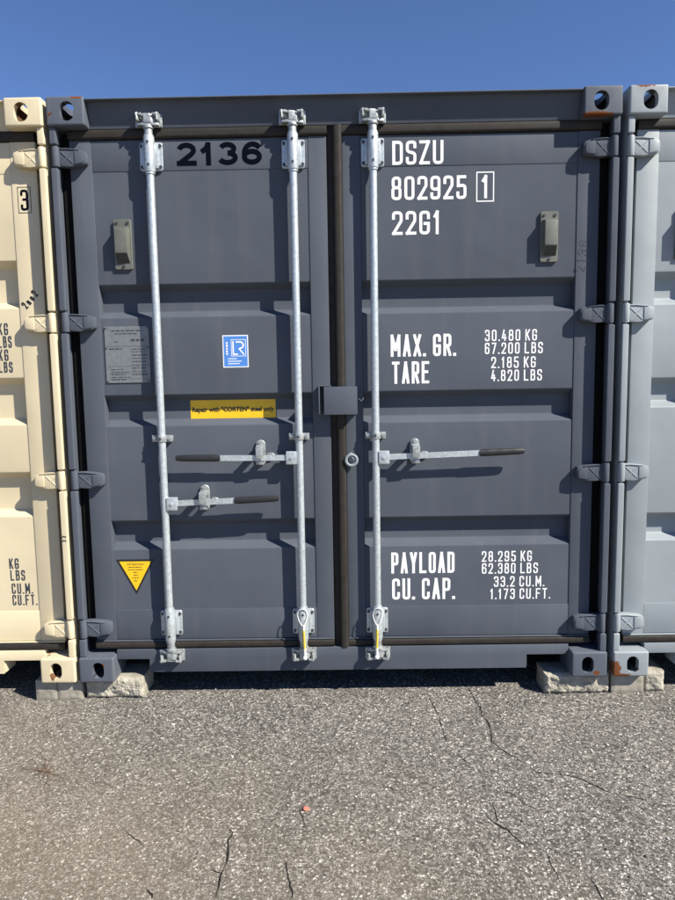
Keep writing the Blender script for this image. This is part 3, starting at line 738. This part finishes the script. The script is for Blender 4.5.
# lettering on the dark container
YP = D + .004 - .0007; YR = D + .0014 - .0007; YS = D - .0007; YB = D + .004 + RD - .0008
R_, L_ = dd[1], dd[-1]
lettering(L_, '2136', -.686, -.314, 2.319, 2.416, YR, 'navy', 'bold dark number 2136', w=.0215, wr=.62, gap=.12, rr=0, style='b')
wl = 'white stencilled lettering'
lettering(R_, 'DSZU', .253, .475, 2.306, 2.406, YR, 'white', wl)
lettering(R_, '802925', .248, .576, 2.158, 2.258, YP, 'white', wl)
lettering(R_, '1', .640, .674, 2.159, 2.257, YP, 'white', wl, wr=.34)
bm = bmesh.new(); stroke(bm, [Vector(p) for p in ((.621, 2.147), (.694, 2.147), (.694, 2.269), (.621, 2.269))], .005, True, YP - .0001)
link('lettering_frame', to_mesh(bm, 'lettering_frame', 0), R_, 'white')
lettering(R_, '22G1', .250, .462, 2.010, 2.111, YP, 'white', wl)
for t, x0, x1, z0, z1 in (('MAX. GR.', .240, .530, 1.479, 1.577), ('TARE', .245, .412, 1.358, 1.457), ('PAYLOAD', .235, .528, .481, .581), ('CU. CAP.', .238, .528, .356, .457)):
    lettering(R_, t, x0, x1, z0, z1, YP, 'white', wl, gap=.14)
for t, x0, x1, z0 in (('30.480 KG', .661, .893, 1.541), ('67.200 LBS', .661, .920, 1.484), ('2.185 KG', .690, .889, 1.421), ('4.820 LBS', .690, .918, 1.363),
                      ('28.295 KG', .654, .885, .531), ('62.380 LBS', .655, .914, .474), ('33.2 CU.M.', .711, .944, .411), ('1.173 CU.FT.', .694, .972, .352)):
    lettering(R_, t, x0, x1, z0, z0 + .050, YP, 'white', wl, w=.0062, gap=.20, sp=.28)
# round class sticker: blue field, white border, boxed letters, small print
bm = bmesh.new(); x0, x1, z0, z1 = -.514, -.399, 1.443, 1.587
sheet(bm, x0, x1, z0, z1, YP, 0); sheet(bm, x0 + .0045, x1 - .0045, z0 + .0045, z1 - .0045, YP - .0003, 1)
stroke(bm, [Vector(p) for p in ((-.475, 1.494), (-.411, 1.494), (-.411, 1.566), (-.475, 1.566))], .0025, True, YP - .0006)
glyph = [[(-.467, 1.560), (-.467, 1.502, 0), (-.446, 1.502)], [(-.452, 1.556), (-.430, 1.556), (-.420, 1.545), (-.424, 1.532), (-.440, 1.526, 0), (-.420, 1.502)]]
for i, g in enumerate(glyph): stroke(bm, roundpath(g, .006), .0062, False, YP - .0007 - i * .0001)
for i, (a, b) in enumerate(((1.500, 1.508), (1.511, 1.520), (1.524, 1.531), (1.535, 1.546), (1.549, 1.556))): stroke(bm, [Vector((-.495, a)), Vector((-.495, b))], .008, False, YP - .0006)
for i, (z, a, b) in enumerate(((1.482, -.492, -.452), (1.471, -.492, -.430), (1.460, -.492, -.440))): stroke(bm, [Vector((a, z)), Vector((b, z))], .0035, False, YP - .0006)
for f in bm.faces:
    if f.material_index == 0 and f.calc_area() < .006: f.material_index = 2
o = link('sticker', to_mesh(bm, 'sticker', 0), L_, ['white', 'blue', 'white']); o['label'] = 'blue and white certification sticker with boxed letters LR'
# yellow steel notice in the recess
bm = bmesh.new(); sheet(bm, -.680, -.288, 1.211, 1.297, YB)
o = link('notice_decal', to_mesh(bm, 'notice_decal', 0), L_, 'yellow'); o['label'] = 'yellow steel repair notice'
font_text(L_, 'Repair with "CORTEN" steel only', -.673, -.295, 1.236, 1.266, YB - .0004, 'black', bold=.038, label='black notice lettering')
# warning triangle
bm = bmesh.new()
def tri(a, y, mi):
    cx, cz = -.955, .508
    f = bm.faces.new([bm.verts.new((cx + (x - cx) * a, y, cz + (z - cz) * a)) for x, z in ((-1.045, .565), (-.866, .565), (-.956, .398))]); f.material_index = mi
tri(1.0, YP, 0); tri(.83, YP - .0004, 1)
for i, (z, w) in enumerate(((.528, .062), (.516, .068), (.503, .020), (.490, .018), (.477, .030), (.463, .018))):
    k = 0
    xx = -.956 - w / 2
    while xx < -.956 + w / 2 - .002:
        ww = min(random.uniform(.006, .018), -.956 + w / 2 - xx); sheet(bm, xx, xx + ww, z - .0018, z + .0018, YP - .0007, 0); xx += ww + .003
o = link('warning_triangle', to_mesh(bm, 'warning_triangle', 0), L_, ['black', 'yellow']); o['label'] = 'yellow warning triangle with black border'
font_text(L_, 'ATTENTION', -.995, -.918, .537, .546, YP - .0007, 'black', bold=.01)
# data plate
bm = bmesh.new(); box(bm, -1.043, -.843, D - .0005, D + .003, 1.382, 1.633, .0008, 1)
for x in (-1.036, -.850):
    for z in (1.389, 1.538, 1.626): cyl(bm, (x, D, z), (x, D - .003, z), .004, 8, mi=1)
pl = link('data_plate', to_mesh(bm, 'data_plate'), L_, ['alu', 'print']); pl['label'] = 'grey aluminium data plate with rows of small print'
bm = bmesh.new()
def words(x0, x1, z, h):
    x = x0
    while x < x1 - .004:
        w = min(random.uniform(.008, .026), x1 - x); sheet(bm, x, x + w, z - h / 2, z + h / 2, D - .0009); x += w + random.uniform(.003, .006)
words(-1.010, -.880, 1.614, .006); words(-.995, -.893, 1.601, .005); words(-.925, -.866, 1.572, .010); words(-1.0, -.975, 1.566, .004)
sheet(bm, -1.036, -.852, 1.5445, 1.5462, D - .0009)
words(-1.026, -.965, 1.534, .006); words(-.925, -.86, 1.532, .004)
for i in range(8): words(-.925, -.856, 1.520 - i * .0145, .0045 if i % 2 else .003)
for i in range(5): words(-1.02, -.955 + .02 * (i % 2), 1.442 - i * .0115, .004); 
for z in (1.400, 1.424, 1.456): sheet(bm, -1.03, -.856, z - .0006, z + .0006, D - .00095)
link('plate_print', to_mesh(bm, 'plate_print', 0), L_, 'print')
# hand-marked number on the right stile
def scribble(parent, text, x, z, h, ang, y, mat, w, wid):
    ca, sa = math.cos(ang), math.sin(ang)
    def tf(p): return Vector((x + ca * p.x - sa * p.y, z + sa * p.x + ca * p.y))
    bm = bmesh.new(); glyph_text(bm, text, 0, wid, 0, h, y, w=w, tf=tf, gap=.3)
    o = link('handwriting', to_mesh(bm, 'handwriting', 0), parent, mat); o['label'] = 'hand-marked writing'; return o
scribble(R_, '2136', 1.098, 1.835, .042, math.radians(82), YS, 'marker', .0045, .135)
# lettering on the cream container (right door only shows)
RC = dc[1]; ox = 2.456
lettering(RC, 'KG', -1.520 + ox, -1.476 + ox, 1.605, 1.657, YP, 'char', 'dark stencilled lettering', w=.0062, gap=.20)
lettering(RC, 'LBS', -1.525 + ox, -1.463 + ox, 1.548, 1.600, YP, 'char', 'dark stencilled lettering', w=.0062, gap=.20)
lettering(RC, 'KG', -1.526 + ox, -1.482 + ox, 1.490, 1.541, YP, 'char', 'dark stencilled lettering', w=.0062, gap=.20)
lettering(RC, 'LBS', -1.530 + ox, -1.466 + ox, 1.437, 1.485, YP, 'char', 'dark stencilled lettering', w=.0062, gap=.20)
for t, a, b, z in (('KG', -1.545, -1.500, .528), ('LBS', -1.543, -1.474, .472), ('CU.M.', -1.541, -1.443, .408), ('CU.FT.', -1.541, -1.426, .353)):
    lettering(RC, t, a + ox, b + ox, z, z + .050, YP, 'char', 'dark stencilled lettering', w=.0062, gap=.20)
lettering(RC, '3', -1.380 + ox, -1.346 + ox, 2.143, 2.232, YS, 'navy', 'dark stencilled lettering', w=.010)
bm = bmesh.new(); stroke(bm, [Vector((a + ox, z)) for a, z in ((-1.391, 2.133), (-1.335, 2.133), (-1.335, 2.242), (-1.391, 2.242))], .0025, True, YS)
link('lettering_frame', to_mesh(bm, 'lettering_frame', 0), RC, 'navy')
scribble(RC, '2no2', -1.383 + ox, 1.715, .036, math.radians(48), YS, 'black', .006, .085)
scribble(cream, 'JJ', -1.2460 + ox, .665, .018, math.radians(90), .0112, 'black', .004, .030)

# ------------------------------------------------------------------ concrete blocks carrying the castings
def block(name, x0, x1, y0, y1, mat, rough, label, h=GZ - .0008, seed=0):
    bm = bmesh.new(); bmesh.ops.create_cube(bm, size=1)
    for v in bm.verts: v.co = Vector((x0 + (v.co.x + .5) * (x1 - x0), y0 + (v.co.y + .5) * (y1 - y0), (v.co.z + .5) * h))
    # finer grid on the visible front half
    nx, nz = max(6, int((x1 - x0) / .0055)), max(6, int(h / .0055))
    bmesh.ops.bisect_plane(bm, geom=bm.verts[:] + bm.edges[:] + bm.faces[:], plane_co=(0, y0 + .03, 0), plane_no=(0, 1, 0))
    for i in range(1, nx): bmesh.ops.bisect_plane(bm, geom=bm.verts[:] + bm.edges[:] + bm.faces[:], plane_co=(x0 + (x1 - x0) * i / nx, 0, 0), plane_no=(1, 0, 0))
    for i in range(1, nz): bmesh.ops.bisect_plane(bm, geom=bm.verts[:] + bm.edges[:] + bm.faces[:], plane_co=(0, 0, h * i / nz), plane_no=(0, 0, 1))
    for v in bm.verts:
        p = v.co; off = Vector((seed * 3.1, 0, seed))
        n1 = noise.fractal(p * 36 + off, .8, 2.1, 5) * rough * .42 + noise.cell(p * 45 + noise.noise_vector(p * 40) * .4 + off) * rough * .16; n2 = noise.fractal(p * 13 + off, .9, 2, 3) * rough * .7
        if p.y < y0 + .001:
            edge = min(p.x - x0, x1 - p.x, p.z, h - p.z)
            p.y += n1 + n2 - rough * .3 + (rough * 1.3 * max(0, 1 - edge / .014))
            if h - p.z < .004: p.z -= abs(n1) * .6
        elif p.y < y0 + .04 and h - p.z < .004: p.z -= abs(n2) * .15
        if p.x - x0 < .001: p.x += abs(n1) * .5
        if x1 - p.x < .001: p.x -= abs(n1) * .5
    bmesh.ops.triangulate(bm, faces=[f for f in bm.faces if len(f.verts) > 4])
    o = link(name, to_mesh(bm, name, 0 if rough > .005 else 28), None, mat)
    tag(o, label, 'block', 'concrete blocks under the container corners'); return o
block('concrete_block', -1.213, -.938, .046, .21, 'split', .012, 'rough split-face concrete block under lower left corner of the dark container', seed=1)
block('concrete_block', .946, 1.249, .040, .17, 'split', .013, 'rough split-face concrete block under lower right corner of the dark container', seed=2)
block('concrete_block', -1.441, -1.343, .030, .30, 'block', .003, 'plain grey concrete block under cream container, left of the pair', seed=3)
block('concrete_block', -1.341, -1.226, .034, .30, 'block', .003, 'plain grey concrete block under cream container, right of the pair', seed=4)
block('concrete_block', 1.258, 1.408, .040, .32, 'block', .003, 'smooth concrete block under rusty lower corner of the light grey container', seed=5)
block('concrete_block', 1.412, 1.511, .052, .30, 'split', .008, 'small rough concrete block right of the rusty lower corner, beside smooth one', seed=6)

# ------------------------------------------------------------------ seals on two rods
def seal(x, sgn, label):
    bm = bmesh.new(); y = .004
    tube(bm, [(x - .006 * sgn, y, .150), (x - .004 * sgn, y - .001, .19), (x - .003 * sgn, y - .002, .240)], .0055, 8, 1)
    tube(bm, [(x - .006 * sgn, y, .105), (x - .006 * sgn, y, .150)], .0065, 8, 0)
    tube(bm, [(x - .003 * sgn, y - .002, .240), (x - .003 * sgn, y - .002, .262)], .0065, 8, 0)
    pts = [(x - .003 * sgn, y - .002, .262), (x - .020 * sgn, y - .001, .286), (x - .024 * sgn, .012, .312), (x - .012 * sgn, .004, .338), (x + .010 * sgn, .004, .338), (x + .026 * sgn, .010, .325), (x + .022 * sgn, .002, .292), (x + .004 * sgn, y - .003, .262)]
    pts = [(a + .006 * noise.noise(Vector((a * 40, b2 * 30, sgn))), b, b2) for a, b, b2 in pts]
    pts = [Vector(q) for q in pts]; sm = [pts[0]]
    for a, b in zip(pts, pts[1:]): sm += [a.lerp(b, .3), a.lerp(b, .7)]
    tube(bm, sm + [pts[-1]], .0022, 8, 0)
    bmesh.ops.create_icosphere(bm, subdivisions=2, radius=.011, matrix=Matrix.Translation((x - .006 * sgn, y, .106)))
    o = link('security_seal', to_mesh(bm, 'security_seal', 60), None, ['tag_white', 'tag_yellow'], (0, 0, GZ))
    tag(o, label, 'seal', 'seals looped round the lower rod ends')
seal(-.177, -1, 'white and yellow seal looped on the middle rod foot, left of the door gap')
seal(.167, 1, 'white and yellow seal looped on the right door rod foot')

# ------------------------------------------------------------------ litter and grit
p = ground_px(306, 810); bm = bmesh.new()
ring = []
for i in range(14):
    t = 2 * math.pi * i / 14; r = .0095 + .007 * noise.noise(Vector((math.cos(t) * 1.7, math.sin(t) * 1.7, 5)))
    ring.append((r * math.cos(t) * 1.3, r * math.sin(t)))
prism(bm, ring, 'z', .0005, .0030, .0008, 1)
bmesh.ops.triangulate(bm, faces=[f for f in bm.faces if len(f.verts) > 4]); bmesh.ops.subdivide_edges(bm, edges=bm.edges[:], cuts=1)
for v in bm.verts: v.co.z += .0045 * noise.noise(v.co * 130); v.co += Vector((p.x, p.y, .0025))
o = link('plastic_scrap', to_mesh(bm, 'plastic_scrap', 50), None, 'orange'); tag(o, 'small faded orange scrap lying on the asphalt', 'litter')
p = ground_px(46, 772); bm = bmesh.new()
for i in range(26):
    t = random.uniform(0, 2 * math.pi); L = random.uniform(.03, .13) * (1.25 if i % 3 == 0 else .7); q = []
    for j in range(6):
        s = j / 5; k = noise.noise(Vector((i, s * 2, 0))) * .35
        q.append((p.x + math.cos(t + k) * L * s, p.y + math.sin(t + k) * L * s, .006 + .008 * math.sin(math.pi * s) * random.random() - .003 * s))
    tube(bm, q, [.0013 * (1 - .75 * j / 5) for j in range(6)], 5)
o = link('dried_weed', to_mesh(bm, 'dried_weed'), None, 'straw'); tag(o, 'flattened dry brown weed with stems spread like a star', 'weed')
# loose grit
bm = bmesh.new(); ico = bmesh.new(); bmesh.ops.create_icosphere(ico, subdivisions=1, radius=1)
IV = [v.co.copy() for v in ico.verts]; IF = [[v.index for v in f.verts] for f in ico.faces]; ico.free()
V, F = [], []
for i in range(2600):
    x = random.uniform(-2.0, 2.0); y = random.uniform(-1.7, .16) if i % 4 else random.uniform(-.12, .2)
    s = random.choice((.0016, .002, .0025, .003, .0045)) * random.uniform(.8, 1.3)
    R = Matrix.Rotation(random.uniform(0, 6.28), 3, 'Z') @ Matrix.Rotation(random.uniform(-.5, .5), 3, 'X')
    k = len(V); sc = Vector((random.uniform(.7, 1.3), random.uniform(.7, 1.2), random.uniform(.45, .8)))
    for v in IV:
        w = R @ Vector((v.x * sc.x, v.y * sc.y, v.z * sc.z)) * s * random.uniform(.85, 1.12); V.append((x + w.x, y + w.y, max(0.0003, w.z + s * .5)))
    F += [[k + q for q in f] for f in IF]
me = bpy.data.meshes.new('loose_grit'); me.from_pydata(V, [], F); me.update()
o = link('loose_grit', me, None, 'stone'); o['kind'] = 'stuff'; tag(o, 'loose grit scattered over the asphalt in front of the containers', 'grit')
